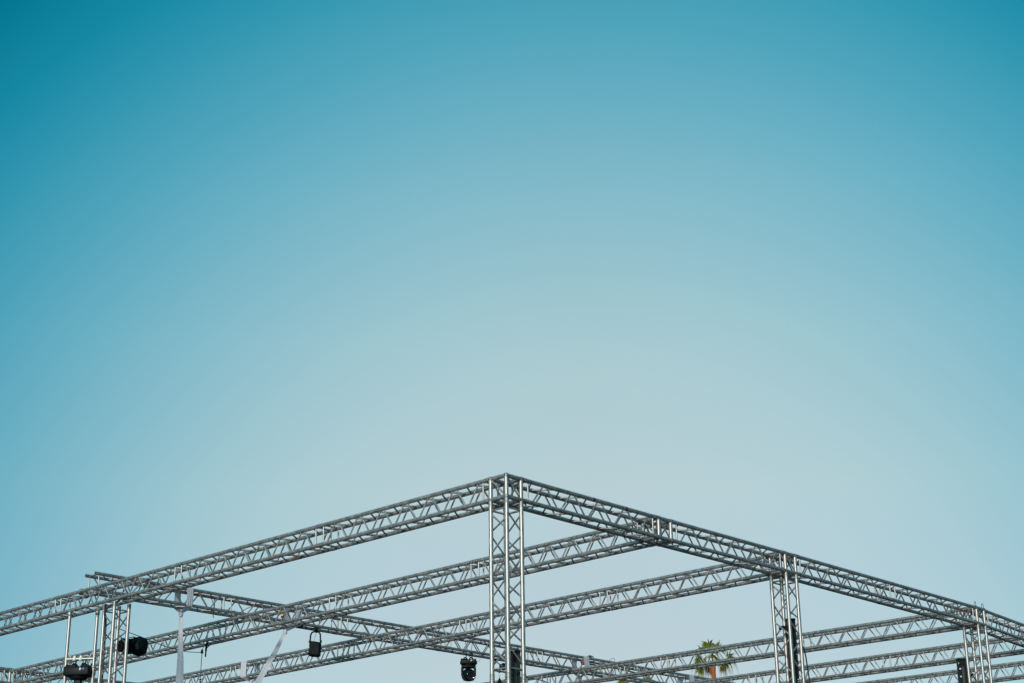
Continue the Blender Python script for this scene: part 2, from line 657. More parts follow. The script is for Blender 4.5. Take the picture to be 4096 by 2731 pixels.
# --- ladder frame hung from the nearest left truss
pa, pb = Vector((0, 8.552, 0)), Vector((.24, 8.219, 0))
lf = thing('ladder_frame', ((pa.x + pb.x) / 2, (pa.y + pb.y) / 2, 3.3),
           'narrow two-pole silver hanging frame with a crossbar carrying a black lamp, at the left', 'lighting frame')
zt = HT - .054 - .24 - .05
for p in (pa, pb):
    ob('pole', CHORD, lf, span(Vector((p.x, p.y, 3.3)), Vector((p.x, p.y, zt)), .0245))
    bm = bmesh.new()
    add_lathe(bm, [(.027, 0), (.031, .01), (.031, .05), (.027, .06)], 14, Matrix.Translation((p.x, p.y, zt - .03)))
    add_lathe(bm, [(.027, 0), (.030, .008), (.030, .03), (.027, .038)], 14, Matrix.Translation((p.x, p.y, 5.47)))
    part('clamp', bm, ALU2, lf)
zb = 5.605
for z, nm in ((zb, 'crossbar'), (3.5, 'crossbar')):
    ob(nm, CHORD, lf, span(Vector((pa.x, pa.y, z)), Vector((pb.x, pb.y, z)), .0225))
ab = (pb - pa)
for u_, v_ in ((0.0, .17), (1.0, .80)):
    A = pa + ab * u_ + Vector((0, 0, zb + .12))
    B = pa + ab * v_ + Vector((0, 0, zb + .01))
    ob('brace', BRACE, lf, span(A, B, .0085))
for f in (.3, .52):
    p = pa + ab * f + Vector((0, 0, zb))
    bm = bmesh.new()
    d = ab.normalized()
    add_tube(bm, [p - d * .022, p + d * .022], .029, 14)
    add_box(bm, p + Vector((0, 0, .032)), (.03, .03, .03), rotm(math.atan2(ab.y, ab.x)), .005)
    part('clamp', bm, WHITE, lf)


# --- moving head lamp
def moving_head(name, label, c, yaw, w=.30, hang=.10, head=True, head_tilt=.5, wrap=False, arm=False, tall=1.0):
    """c: centre of the base; the base is w wide; hooks go up by hang"""
    root = thing(name, c, label, 'stage light', 'moving head lamps')
    Rz = rotm(yaw)
    k = w / .30
    T = Matrix.Translation(c) @ Rz

    def tr(bm):
        bmesh.ops.transform(bm, matrix=T, verts=bm.verts)
        return bm
    bm = bmesh.new()
    add_box(bm, (0, 0, -.005 * k), (.30 * k, .22 * k, .085 * k), bevel=.014 * k)
    add_box(bm, (-.075 * k, .0, .042 * k), (.13 * k, .17 * k, .03 * k), bevel=.012 * k)
    add_box(bm, (.085 * k, 0, .04 * k), (.10 * k, .16 * k, .022 * k), bevel=.008 * k)
    for s in (-1, 1):
        add_box(bm, (s * .143 * k, 0, .055 * k), (.012 * k, .05 * k, .035 * k), bevel=.004 * k)
        add_box(bm, (s * .155 * k, .04 * k, -.005 * k), (.018 * k, .08 * k, .05 * k), bevel=.005 * k)
    for v in bm.verts:
        v.co.z *= tall
    part('base', tr(bm), BAG if wrap else BLACK, root)
    for s in (-.062, .052):
        bm = bmesh.new()
        pts = [Vector((s * k + .034 * k * math.cos(a), 0, .05 * k + .038 * k * math.sin(a)))
               for a in [math.pi * i / 8 for i in range(9)]]
        add_tube(bm, pts, .012 * k, 8)
        add_tube(bm, [(s * k + .01, 0, .085 * k), (s * k + .022, 0, .085 * k + hang * .6), (s * k + .014, 0, .085 * k + hang)],
                 .008, 7)
        bmesh.ops.create_uvsphere(bm, u_segments=10, v_segments=6, radius=.012,
                                  matrix=Matrix.Translation((s * k + .014, 0, .085 * k + hang)))
        part('hook_clamp', tr(bm), BLACKM, root)
    bm = bmesh.new()
    add_box(bm, (.082 * k, -.114 * k, .012 * k), (.05 * k, .012 * k, .028 * k), bevel=.003)
    part('power_connector', tr(bm), BLUE, root)
    bm = bmesh.new()
    add_box(bm, (.052 * k, -.115 * k, .012 * k), (.014 * k, .01 * k, .03 * k), bevel=.002)
    part('label_plate', tr(bm), WHITE, root)
    bm = bmesh.new()
    add_lathe(bm, [(.09 * k, -.085 * k), (.095 * k, -.045 * k)], 20)
    part('turntable', tr(bm), BLACKM, root)
    if head:
        # yoke: two cheeks with rounded shoulders
        bm = bmesh.new()
        if arm:
            add_box(bm, (-.005 * k, 0, -.15 * k), (.085 * k, .07 * k, .15 * k), bevel=.012 * k)
            add_box(bm, (.0, 0, -.27 * k), (.10 * k, .26 * k, .12 * k), bevel=.02 * k)
        else:
            for s in (-1, 1):
                pr_ = [(.130, -.07), (.140, -.12), (.143, -.19), (.136, -.25), (.118, -.30), (.092, -.335), (.06, -.352)]
                for (xa, za), (xb, zb_) in zip(pr_, pr_[1:]):
                    add_box(bm, (s * (xa + xb) / 2 * k - s * .02 * k, 0, (za + zb_) / 2 * k), (.045 * k, (.19 - abs(za + .2) * .3) * k, abs(za - zb_) * k * 1.25), bevel=.006 * k)
            add_box(bm, (0, 0, -.09 * k), (.25 * k, .17 * k, .05 * k), bevel=.018 * k)
        part('yoke', tr(bm), BLACK, root)
        hb = bmesh.new()
        prof = [(.03, -.135), (.075, -.125), (.105, -.095), (.122, -.04), (.124, .02), (.112, .07), (.095, .10), (.08, .125)]
        Mh = Matrix.Translation((0, 0, (-.33 if arm else -.245) * k)) @ Matrix.Rotation(head_tilt, 4, 'Z') @ \
            Matrix.Rotation(math.radians(104), 4, 'X')
        add_lathe(hb, [(r * k, z * k) for r, z in prof], 22, Mh)
        hd = part('head', tr(hb), BLACK, root)
        lb = bmesh.new()
        add_lathe(lb, [(.084 * k, .118 * k), (.084 * k, .150 * k), (.072 * k, .152 * k), (.070 * k, .138 * k),
                       (.03 * k, .146 * k)], 22, Mh)
        part('lens', tr(lb), LENS, hd)
        sb = bmesh.new()
        add_lathe(sb, [(.022 * k, 0), (.022 * k, .004 * k)], 16,
                  Matrix.Translation((-.137 * k, -.01, -.19 * k)) @ Matrix.Rotation(-math.pi / 2, 4, 'Y'))
        part('tilt_lock', tr(sb), WHITE, root)
    return root


CAMYAW = math.atan2(R.y, R.x)
mh1 = moving_head('moving_head_light', 'black moving-head stage lamp hanging left of the front column, lens turned to the right',
                  (8.04, 8.42, 6.455), CAMYAW, w=.275, hang=.10, head_tilt=.35)
bm = bmesh.new()
mhy = Matrix.Translation((8.04, 8.42, 6.455)) @ rotm(CAMYAW)
add_box(bm, mhy @ Vector((.102, -.118, .035)), (.02, .02, .02), bevel=.004)
part('yellow_tag', bm, YEL, mh1)
cable('thin safety cable looping out to the right of the hanging black moving-head lamp',
      [mhy @ Vector(p) for p in ((.15, 0, .01), (.19, 0, .02), (.205, 0, .06), (.18, 0, .10), (.10, 0, .13), (.02, 0, .16))],
      .0028)
cable('black power cable tangled above the hanging moving-head lamp, tied to the crossing truss',
      [mhy @ Vector(p) for p in ((.08, 0, .02), (.06, 0, .07), (.0, 0, .11), (.02, 0, .16), (-.03, .02, .25), (-.05, .02, .36),
                                 (.06, .02, .38), (.05, .02, .22), (.03, .0, .12))], .0045)
moving_head('moving_head_light', 'black moving-head lamp upside down under the crossbar between two thin poles',
            (.12, 8.385, 5.425), math.atan2(ab.y, ab.x), w=.375, hang=.10, head_tilt=.2, arm=True, tall=1.2)
cable('black cable dropping from the silver crossbar to the lamp below it',
      [(.04, 8.50, 5.63), (.045, 8.49, 5.56), (.07, 8.46, 5.50), (.10, 8.41, 5.46)], .005)


# --- wrapped head lamp fixed to the left column
def lumpy(bm, c, s, seed, amp=.12, sub=3, pw=.62):
    rnd = random.Random(seed)
    ret = bmesh.ops.create_icosphere(bm, subdivisions=sub, radius=1)
    ks = [(Vector((rnd.uniform(-1, 1), rnd.uniform(-1, 1), rnd.uniform(-1, 1))).normalized() * rnd.uniform(2, 7),
           rnd.uniform(0, 6)) for _ in range(9)]
    for v in ret['verts']:
        p = v.co.copy()
        w = sum(abs(math.sin(p.dot(a) + b)) for a, b in ks) / 9
        q = Vector([math.copysign(abs(x) ** pw, x) for x in p])
        q = q * (1 + amp * (w - .6) * 2)
        v.co = Vector((q.x * s[0], q.y * s[1], q.z * s[2])) + Vector(c)


wl = thing('wrapped_stage_light', (.24, 7.6, 5.74),
           'black stage lamp wrapped in crumpled plastic, sticking out sideways from the left column', 'stage light')
bm = bmesh.new()
add_box(bm, (.32, 7.60, 5.72), (.09, .22, .17), bevel=.02)
add_box(bm, (.37, 7.60, 5.66), (.05, .16, .12), bevel=.015)
part('base', bm, BLACKM, wl)
bm = bmesh.new()
add_tube(bm, [(.25, 7.6, 5.80), (.31, 7.6, 5.80)], .018, 8)
add_tube(bm, [(.25, 7.6, 5.66), (.31, 7.6, 5.66)], .018, 8)
add_tube(bm, [(.33, 7.52, 5.82), (.42, 7.55, 5.845), (.50, 7.58, 5.835)], .007, 6)
part('hook_clamp', bm, BLACKM, wl)
bm = bmesh.new()
lumpy(bm, (.545, 7.60, 5.735), (.118, .118, .118), 5, .22, 2, .5)
bmesh.ops.rotate(bm, cent=(.545, 7.6, 5.735), matrix=Matrix.Rotation(.25, 3, 'Y'), verts=bm.verts)
part('plastic_cover', bm, BAG, wl, False)
bm = bmesh.new()
add_box(bm, (.45, 7.50, 5.72), (.05, .015, .022), bevel=.004)
part('power_connector', bm, BLUE, wl)

# --- par lamp in a yoke, wrapped in plastic
px, py = 4.49, 8.42
pl = thing('wrapped_par_light', (px, py, 6.2), 'black plastic-wrapped lamp hanging in a tall bracket from the crossing truss',
           'stage light')
X = Vector((math.cos(CAMYAW), math.sin(CAMYAW), 0))
Z = Vector((0, 0, 1))
P0 = Vector((px, py, 0))
bm = bmesh.new()
hw = .080
ring = [P0 + X * a + Z * b for a, b in ((-hw - .006, 6.30), (-hw, 6.46), (-hw + .012, 6.515), (-hw + .035, 6.54), (0, 6.545),
                                        (hw - .035, 6.54), (hw - .008, 6.515), (hw, 6.47), (hw + .008, 6.30))]
add_tube(bm, curve_pts(ring, 3), .0125, 8)
part('bracket', bm, BLACK, pl)
bm = bmesh.new()
add_box(bm, P0 + Z * 6.575 + X * .012, (.045, .045, .09), rotm(CAMYAW), .006)
add_tube(bm, [P0 + X * -.02 + Z * 6.62, P0 + X * .04 + Z * 6.62], .022, 10)
part('hook_clamp', bm, BLACKM, pl)
bm = bmesh.new()
lumpy(bm, (0, 0, 0), (.092, .085, .116), 11, .13, 3, .33)
for v in bm.verts:
    f = (v.co.z + .12) / .24
    v.co.x *= 1.08 - .16 * f
bmesh.ops.transform(bm, matrix=Matrix.Translation(P0 + Z * 6.262) @ rotm(CAMYAW) @ Matrix.Rotation(.12, 4, 'Y'),
                    verts=bm.verts)
add_box(bm, P0 + X * -.07 + Z * 6.37, (.03, .05, .05), rotm(CAMYAW), .006)
part('plastic_cover', bm, BAG, pl, False)
bm = bmesh.new()
for s in (-1, 1):
    add_lathe(bm, [(.014, -.012), (.017, -.008), (.017, .008), (.014, .012)], 10,
              Matrix.Translation(P0 + X * s * .095 + Z * 6.385) @ rotm(CAMYAW) @ Matrix.Rotation(math.pi / 2, 4, 'Y'))
part('knob', bm, BLACKM, pl)
cable('thin grey wire running down inside the bracket of the plastic-wrapped lamp',
      [P0 + X * .02 + Z * 6.54, P0 + X * .0 + Z * 6.48, P0 + X * -.015 + Z * 6.40], .003, ROPE)
cable('black power cable laid inside the crossing truss above the plastic-wrapped lamp',
      [(3.9, 8.45, 6.63), (4.1, 8.40, 6.612), (4.3, 8.44, 6.60), (4.45, 8.42, 6.60), (4.52, 8.38, 6.66), (4.62, 8.45, 6.80),
       (4.85, 8.5, 6.83)], .007)
bm = bmesh.new()
add_box(bm, (4.22, 8.50, 6.60), (.10, .05, .022), bevel=.006)
o = ob('cable_connector', finish(bm, 'cable_connector', BLACKM))
o['label'] = 'small black cable connector clipped under the crossing truss left of the wrapped lamp'
o['category'] = 'connector'

# --- small spot behind the front column
sx = Vector((8.9, 8.42, 6.47))
sl = thing('small_spotlight', sx, 'small black and blue spotlight seen through the front column, hung from the crossing truss',
           'stage light')
bm = bmesh.new()
add_box(bm, sx + X * -.12 + Z * .125, (.05, .04, .10), rotm(CAMYAW) @ Matrix.Rotation(-.6, 4, 'Y'), .008)
part('hook_clamp', bm, BLACKM, sl)
bm = bmesh.new()
add_tube(bm, [sx + X * -.10 + Z * .09, sx + X * -.06 + Z * .055, sx + X * -.02 + Z * .04], .008, 7)
add_tube(bm, [sx + X * -.03 + Z * .04, sx + X * -.035 + Z * -.05, sx + X * -.05 + Z * -.11], .016, 8)
part('bracket', bm, BLACKM, sl)
bm = bmesh.new()
add_lathe(bm, [(.03, -.07), (.05, -.05), (.052, .03), (.045, .05)], 14,
          Matrix.Translation(sx + X * .03) @ rotm(CAMYAW) @ Matrix.Rotation(math.radians(60), 4, 'X'))
part('lamp_body', bm, BLACK, sl)
bm = bmesh.new()
add_box(bm, sx + X * .0 + Z * .01 + Vector((-.03, -.03, 0)), (.05, .03, .03), rotm(CAMYAW), .005)
part('power_connector', bm, BLUE, sl)

# --- black bag on the ring of the front column
bm = bmesh.new()
add_lathe(bm, [(.003, .0), (.008, -.006), (.016, -.022), (.024, -.048), (.026, -.066), (.021, -.078), (.01, -.082)], 14,
          Matrix.Translation((.12, .245, 4.405)))
add_tube(bm, [(.113, .245, 4.44), (.117, .245, 4.40)], .0012, 5)
add_tube(bm, [(.127, .245, 4.44), (.123, .245, 4.40)], .0012, 5)
o = ob('pouch', finish(bm, 'pouch', BLACKM))
o['label'] = 'little black teardrop pouch hanging from a rung low on the front column'
o['category'] = 'pouch'


# --- tall black panels standing by the columns
def panel(c, w, d, z0, z1, yaw, label, dots=False):
    root = thing('black_panel', (c[0], c[1], z0), label, 'light bar', 'upright black panels at the columns')
    T = Matrix.Translation((c[0], c[1], 0)) @ rotm(yaw)
    bm = bmesh.new()
    add_box(bm, (0, 0, (z0 + z1) / 2), (w, d, z1 - z0), bevel=.006)
    bmesh.ops.transform(bm, matrix=T, verts=bm.verts)
    part('housing', bm, BLACK, root, False)
    bm = bmesh.new()
    add_box(bm, (0, 0, z1 + .014), (w * 1.05, d * 1.05, .03), bevel=.008)
    bmesh.ops.transform(bm, matrix=T, verts=bm.verts)
    part('end_cap', bm, BLACKM, root, False)
    bm = bmesh.new()
    add_box(bm, (w * .02, -d / 2 - .003, (z0 + z1) / 2 - .04), (w * .28, .006, z1 - z0 - .12), bevel=.002)
    bmesh.ops.transform(bm, matrix=T, verts=bm.verts)
    part('front_strip', bm, GREYP, root, False)
    if dots:
        z = z1 - .135
        while z > z0 + .1:
            bm = bmesh.new()
            add_lathe(bm, [(.0135, 0), (.0135, .003)], 14,
                      Matrix.Translation((-w * .30, -d / 2 - .001, z)) @ Matrix.Rotation(math.pi / 2, 4, 'X'))
            bmesh.ops.transform(bm, matrix=T, verts=bm.verts)
            part('white_dot', bm, WHITE, root)
            z -= .118
        bm = bmesh.new()
        v = [bm.verts.new(T @ Vector(p)) for p in ((-w / 2 + .001, -d / 2 - .002, z1 - .035), (-w / 2 + .022, -d / 2 - .002, z1 - .045),
                                                   (-w / 2 + .006, -d / 2 - .002, z1 - .065))]
        v2 = [bm.verts.new(q.co + (T.to_3x3() @ Vector((0, -.002, 0)))) for q in v]
        bm.faces.new(v)
        bm.faces.new(v2)
        for k in range(3):
            bm.faces.new((v[k], v[(k + 1) % 3], v2[(k + 1) % 3], v2[k]))
        part('warning_sticker', bm, YEL, root, False)
    return root


p1 = panel((.235, .12), .115, .12, 3.2, 4.66, CAMYAW, 'tall black slab light behind the lower right tubes of the front column')
p2 = panel((xC2 + .215, .125), .118, .10, 3.4, 5.73, CAMYAW, 'slim black upright slab inside the column right of the palm')
bm = bmesh.new()
add_box(bm, (xC2 + .06, .125, 5.62), (.14, .05, .045), rotm(CAMYAW), .006)
part('bracket', bm, BLACKM, p2, False)
bm = bmesh.new()
for dz in (-.42, -.75, -.78):
    add_lathe(bm, [(.008, 0), (.008, .01)], 10, Matrix.Translation((xC2 + .215 - .01, .06, 5.70 + dz)) @ rotm(CAMYAW)
              @ Matrix.Rotation(math.pi / 2, 4, 'X'))
part('screw', bm, WHITE, p2)
p3 = panel((xC3 - .02, .335), .135, .09, 3.4, 5.80, CAMYAW, 'black slab with white dots and a yellow sticker beside the third column', True)
bm = bmesh.new()
add_box(bm, (xC3 + .055, .245, 5.565), (.085, .10, .05), rotm(CAMYAW), .006)
part('bracket', bm, BLACKM, p3, False)
cable('black wire slanting down behind the lower tubes of the third column',
      [(xC3 + .08, .22, 5.56), (xC3 + .16, .18, 5.45), (xC3 + .24, .12, 5.33), (xC3 + .31, .12, 5.2)], .006)
cable('black cable sagging down beside the slim slab in the second column',
      [(xC2 + .24, .13, 5.44), (xC2 + .34, .06, 5.42), (xC2 + .37, .03, 5.30), (xC2 + .42, .04, 5.10), (xC2 + .445, .04, 4.95),
       (xC2 + .46, .04, 4.8), (xC2 + .47, .04, 4.0)], .009)
cable('thin black cable loop low between the tubes of the second column',
      [(xC2 + .28, .12, 5.22), (xC2 + .36, .08, 5.16), (xC2 + .36, .08, 5.02), (xC2 + .32, .1, 4.93), (xC2 + .26, .12, 4.90)], .006)
cable('black cable running down the outer tube of the left column',
      [(-.02, 7.66, 6.26), (-.012, 7.66, 6.1), (.028, 7.665, 5.9), (.028, 7.665, 4.0)], .011)
cable('black cable looping off the underside of the nearest left truss into the left column',
      [(.10, 7.40, 6.34), (.06, 7.48, 6.28), (.0, 7.58, 6.22), (-.02, 7.64, 6.12), (.02, 7.66, 5.95)], .012)
cable('short black cable end hooked on the left column behind its last tube',
      [(.24, 7.448, 5.4), (.275, 7.47, 5.2), (.27, 7.46, 4.9), (.272, 7.46, 4.2)], .009)

# --- wires between things
cable('thin black cable running from the front column down to the lowest crossing trusses',
      [(.26, .02, 4.50), (1.5, 1.1, 4.66), (3.0, 2.2, 4.90), (4.8, 3.6, 5.17), (6.2, 4.8, 5.30)], .0065)
cable('thin dark cable stretched from the left column to the pulley under the second left truss',
      [(.20, 7.70, 5.97), (.9, 8.05, 5.965), (1.6, 8.45, 5.97), (2.3, 8.9, 6.03), (2.9, 9.30, 6.135)], .0055)
# pulley with strap and rope
pu = thing('pulley', (2.9, 9.285, 6.14), 'small dark rope pulley below the second left-running truss', 'pulley')
bm = bmesh.new()
add_lathe(bm, [(.022, -.012), (.022, .012)], 12, Matrix.Translation((2.9, 9.285, 6.135)) @ rotm(CAMYAW) @ Matrix.Rotation(math.pi / 2, 4, 'X'))
add_box(bm, (2.9, 9.285, 6.15), (.03, .02, .06), rotm(CAMYAW), .004)
part('sheave', bm, BLACKM, pu)
bm = bmesh.new()
add_tube(bm, curve_pts([(2.9, 9.28, 6.18), (2.9, 9.25, 6.22), (2.9, 9.22, 6.235)], 4), .005, 6)
part('hook', bm, STEEL, pu)
bm = bmesh.new()
Y = Vector((0, -1, 0))
c0 = Vector((2.91, 9.215, 0))


def strap_piece(bm, pts, w, th=.004, dirv=None):
    dirv = dirv or X
    pts = [Vector(p) for p in pts]
    for a, b in zip(pts, pts[1:]):
        d = (b - a).normalized()
        nrm = dirv.cross(d).normalized()
        vs = [bm.verts.new(p + dirv * s * w / 2 + nrm * t_ * th / 2) for p in (a, b) for s in (-1, 1) for t_ in (-1, 1)]
        for f in ((0, 1, 3, 2), (4, 6, 7, 5), (0, 4, 5, 1), (2, 3, 7, 6), (0, 2, 6, 4), (1, 5, 7, 3)):
            bm.faces.new([vs[i] for i in f])


strap_piece(bm, [c0 + X * .03 + Z * 6.31, c0 + X * .02 + Z * 6.26, c0 + X * .012 + Z * 6.20, c0 + X * .01 + Z * 6.15], .032, .006)
strap_piece(bm, [c0 + X * .10 + Z * 6.27, c0 + X * .055 + Z * 6.23, c0 + X * .015 + Z * 6.19], .022, .006)
strap_piece(bm, [c0 + X * .01 + Z * 6.16, c0 + X * .008 + Z * 6.055], .022, .006)
o = ob('webbing_strap', finish(bm, 'webbing_strap', BLACKM, False))
o['label'] = 'black webbing strap looped round the second left truss with its end dangling'
o['category'] = 'strap'
cable('thin grey rope hanging straight down from the pulley', [(2.9, 9.285, 6.13), (2.9, 9.29, 5.9), (2.9, 9.292, 5.72)], .006, ROPE,
      'rope', 'rope')
ho = thing('hoist', (2.9, 9.29, 5.4), 'small brown hoist body at the end of the hanging grey rope, at the bottom edge', 'hoist')
bm = bmesh.new()
add_tube(bm, [(2.9, 9.29, 5.72), (2.9, 9.29, 5.66)], .014, 8)
add_box(bm, (2.9, 9.29, 5.60), (.05, .05, .10), rotm(CAMYAW), .01)
add_box(bm, (2.9, 9.29, 5.53), (.10, .05, .03), rotm(CAMYAW), .006)
add_box(bm, (2.9, 9.29, 5.45), (.07, .06, .14), rotm(CAMYAW), .014)
part('body', bm, BROWN, ho)
bm = bmesh.new()
for s in (-1, 1):
    q = Vector((2.9, 9.29, 5.70))
    add_tube(bm, [q, q + X * s * .045 + Z * .03], .006, 6)
    add_tube(bm, curve_pts([q + X * s * .02 - Z * .07, q + X * s * .055 - Z * .08, q + X * s * .05 - Z * .13], 4), .005, 6)
part('hook', bm, STEEL, ho)

# --- odds and ends on the crossing truss
red = [(.95, 8.50, 6.80), (1.12, 8.50, 6.83), (1.30, 8.46, 6.855), (1.5, 8.50, 6.83), (1.8, 8.47, 6.83), (2.08, 8.50, 6.838), (2.36, 8.5, 6.835),
       (2.6, 8.46, 6.82), (2.9, 8.5, 6.815), (3.2, 8.48, 6.80), (3.5, 8.5, 6.80), (3.8, 8.5, 6.79)]
bm = bmesh.new()
pr = curve_pts(red, 5)
strap_piece(bm, pr, .016, .004, Vector((0, .5, .86)).normalized())
o = ob('webbing_strap', finish(bm, 'webbing_strap', RED, False))
o['label'] = 'long dark red webbing strap lying inside the top of the crossing truss'
o['category'] = 'strap'
cable('thin red cord dangling through the crossing truss below the red strap', [(2.45, 8.52, 6.82), (2.50, 8.5, 6.70), (2.47, 8.48, 6.58), (2.50, 8.5, 6.52)],
      .006, RED, 'cord', 'cord')
cable('thin black cable snaking down inside the crossing truss left of the slanted cloth',
      [(3.25, 8.52, 6.80), (3.1, 8.45, 6.74), (2.95, 8.4, 6.66), (2.85, 8.4, 6.60)], .005)
cable('black wire hugging the near upper tube of the crossing truss beside the front column',
      [(7.6, 8.3, 6.90), (7.9, 8.32, 6.85), (8.3, 8.34, 6.86), (8.45, 8.36, 6.80), (8.6, 8.38, 6.74)], .009)
yb = thing('ratchet_buckle', (3.70, 8.32, 6.70), 'small yellow and red ratchet buckle under the crossing truss', 'buckle')
q = Vector((3.70, 8.32, 6.70))
bm = bmesh.new()
add_box(bm, q + Z * -.005 + X * .005, (.055, .03, .035), rotm(CAMYAW), .008)
part('body', bm, YEL, yb)
bm = bmesh.new()
add_box(bm, q + Z * .018, (.075, .028, .012), rotm(CAMYAW) @ Matrix.Rotation(-.15, 4, 'Y'), .004)
part('handle', bm, REDP, yb)
bm = bmesh.new()
add_box(bm, q + Z * -.035 + X * .01, (.05, .03, .022), rotm(CAMYAW), .006)
part('strap_end', bm, BLACKM, yb)
hq = Vector((11.37, 8.42, 6.895))
he = thing('gear_bundle', hq, 'small bundle of white, black and yellow gear sitting on top of the crossing truss', 'equipment')
bm = bmesh.new()
arc = [hq + X * .075 * math.cos(a) + Z * (.055 * math.sin(a) + .0) for a in [math.pi * i / 10 for i in range(11)]]
add_tube(bm, arc, .009, 7)
add_tube(bm, [hq + X * .0 + Z * .05, hq + X * .055 + Z * -.005], .010, 7)
add_tube(bm, [hq + X * -.015 + Z * .055, hq + X * .01 + Z * .005], .008, 7)
part('black_frame', bm, BLACKM, he)
bm = bmesh.new()
add_box(bm, hq + X * .065 + Z * .0, (.07, .05, .028), rotm(CAMYAW) @ Matrix.Rotation(-.2, 4, 'Y'), .01)
add_box(bm, hq + X * -.06 + Z * .005, (.03, .04, .02), rotm(CAMYAW), .006)
part('white_shell', bm, WHITE, he)
bm = bmesh.new()
add_box(bm, hq + X * -.025 + Z * .012, (.025, .03, .03), rotm(CAMYAW), .005)
part('yellow_part', bm, YEL, he)
rq = Vector((11.17, 8.42, 6.80))
bm = bmesh.new()
lumpy(bm, rq, (.045, .04, .05), 3, .3, 2)
o = ob('red_cloth_bundle', finish(bm, 'red_cloth_bundle', REDP))
o['label'] = 'bright red crumpled bundle inside the crossing truss right of a white cloth'
o['category'] = 'cloth'
bm = bmesh.new()
add_tube(bm, curve_pts([(11.3, 8.45, 6.80), (11.5, 8.4, 6.785), (11.7, 8.46, 6.79), (11.95, 8.42, 6.79), (12.3, 8.45, 6.80), (13.0, 8.5, 6.79)], 4), .014, 6)
o = ob('cable', finish(bm, 'cable', BLACKM))
o['label'] = 'thick dark cable lying in the crossing truss right of the red bundle'
o['category'] = 'cable'
cable('thin wire hoop standing up from the crossing truss left of the palm',
      [(11.78, 8.30, 6.87), (11.83, 8.30, 6.91), (11.90, 8.30, 6.945), (11.96, 8.30, 6.945), (11.97, 8.30, 6.90), (11.95, 8.30, 6.86)], .004)
# string knot
kn = Vector((5.43, 8.30, 6.60))
bm = bmesh.new()
rnd = random.Random(4)
for i in range(12):
    a = rnd.uniform(0, 6.28)
    b = rnd.uniform(-1, 1)
    e = kn + X * .05 * math.cos(a) + Z * (.05 * math.sin(a)) + Vector((0, -.02 * b, 0))
    add_tube(bm, [kn, kn.lerp(e, .6) + Z * .008, e], .0035, 5)
add_tube(bm, curve_pts([kn, kn + X * -.02 - Z * .05, kn + X * .01 - Z * .11], 4), .006, 6)
o = ob('string_knot', finish(bm, 'string_knot', ROPE))
o['label'] = 'frayed knot of grey-green string on the lower tube of the crossing truss'
o['category'] = 'string'


# ------------------------------------------------------------------ white cloths
def ribbon(bm, path, folds=5, depth=.02, n=14, seed=0, th=.003):
    """path: list of (centre, width vector, normal, gather 0..1)"""
    rnd = random.Random(seed)
    ph = [rnd.uniform(0, 6.28) for _ in range(3)]
    rows = []
    for c, wv, nr, g in path:
        c, wv, nr = Vector(c), Vector(wv), Vector(nr).normalized()
        row = []
        for i in range(n + 1):
            u = i / n - .5
            f = math.sin(u * folds * 6.28 + ph[0]) * .6 + math.sin(u * folds * 2.1 * 6.28 + ph[1]) * .4
            row.append(bm.verts.new(c + wv * u + nr * f * depth * g))
        rows.append(row)
    faces = []
    for a, b in zip(rows, rows[1:]):
        for i in range(n):
            faces.append(bm.faces.new((a[i], a[i + 1], b[i + 1], b[i])))
    return faces


def dense(keys, n=6):
    out = []
    for a, b in zip(keys, keys[1:]):
        for k in range(n):
            u = k / n
            out.append(tuple(Vector(p).lerp(Vector(q), u) for p, q in zip(a[:3], b[:3])) + (a[3] + (b[3] - a[3]) * u,))
    out.append(keys[-1])
    return out


def drape(name, label, axis, s, other, ztop, w, knot, tail, seed):
    """cloth looped over a box truss: near strip, over the top, far strip, both gathered in a knot, then a tail.
    axis 'X': truss runs along X at y=other; 'Y': truss runs along Y at x=other"""
    e = .034
    zb_ = ztop - D

    def P(a, b, z):
        return (a, b, z) if axis == 'X' else (b, a, z)
    W = Vector((1, 0, 0)) if axis == 'X' else Vector((0, -1, 0))
    ND = Vector((0, -1, 0)) if axis == 'X' else Vector((-1, 0, 0))
    near, far = other - e, other + D + e
    root = thing(name, knot, label, 'cloth', 'white cloths tied round the trusses')
    kn = Vector(knot)
    keys = [(kn, W * .05, ND, 1.), (kn.lerp(Vector(P(s, near, zb_ - .03)), .5), W * .10, ND, .8),
            (P(s, near, zb_ - .02), W * w, ND, .35), (P(s, near - .006, zb_ + .1), W * w * 1.02, ND, .3),
            (P(s, near, ztop), W * w, ND, .2), (P(s, other - .012, ztop + .030), W * w, Z, .1),
            (P(s, other + .5 * D, ztop + .022), W * w, Z, .3), (P(s, other + D + .012, ztop + .030), W * w, Z, .1),
            (P(s, far, ztop), W * w, -ND, .2), (P(s, far + .004, zb_ + .1), W * w, -ND, .3), (P(s, far, zb_ - .02), W * w, -ND, .35),
            (kn.lerp(Vector(P(s, far, zb_ - .03)), .5), W * .10, -ND, .8), (kn, W * .05, -ND, 1.)]
    bm = bmesh.new()
    ribbon(bm, dense(keys, 5), 3.2, .012, 14, seed)
    part('loop', bm, CLOTH, root)
    bm = bmesh.new()
    lumpy(bm, kn - Z * .01, (.030, .030, .045), seed, .25, 2)
    part('knot', bm, CLOTH, root)
    bm = bmesh.new()
    tk = [(kn, W * .045, ND, 1.5)] + [(Vector(p), (R if True else W) * ww, ND, 1.6) for p, ww in tail]
    tk = [(a, Vector((b.x, b.y, 0)) if i else b, c, d) for i, (a, b, c, d) in enumerate(tk)]
    ribbon(bm, dense(tk, 6), 1.4, .005, 16, seed + 1)
    part('tail', bm, CLOTH, root)
    return root


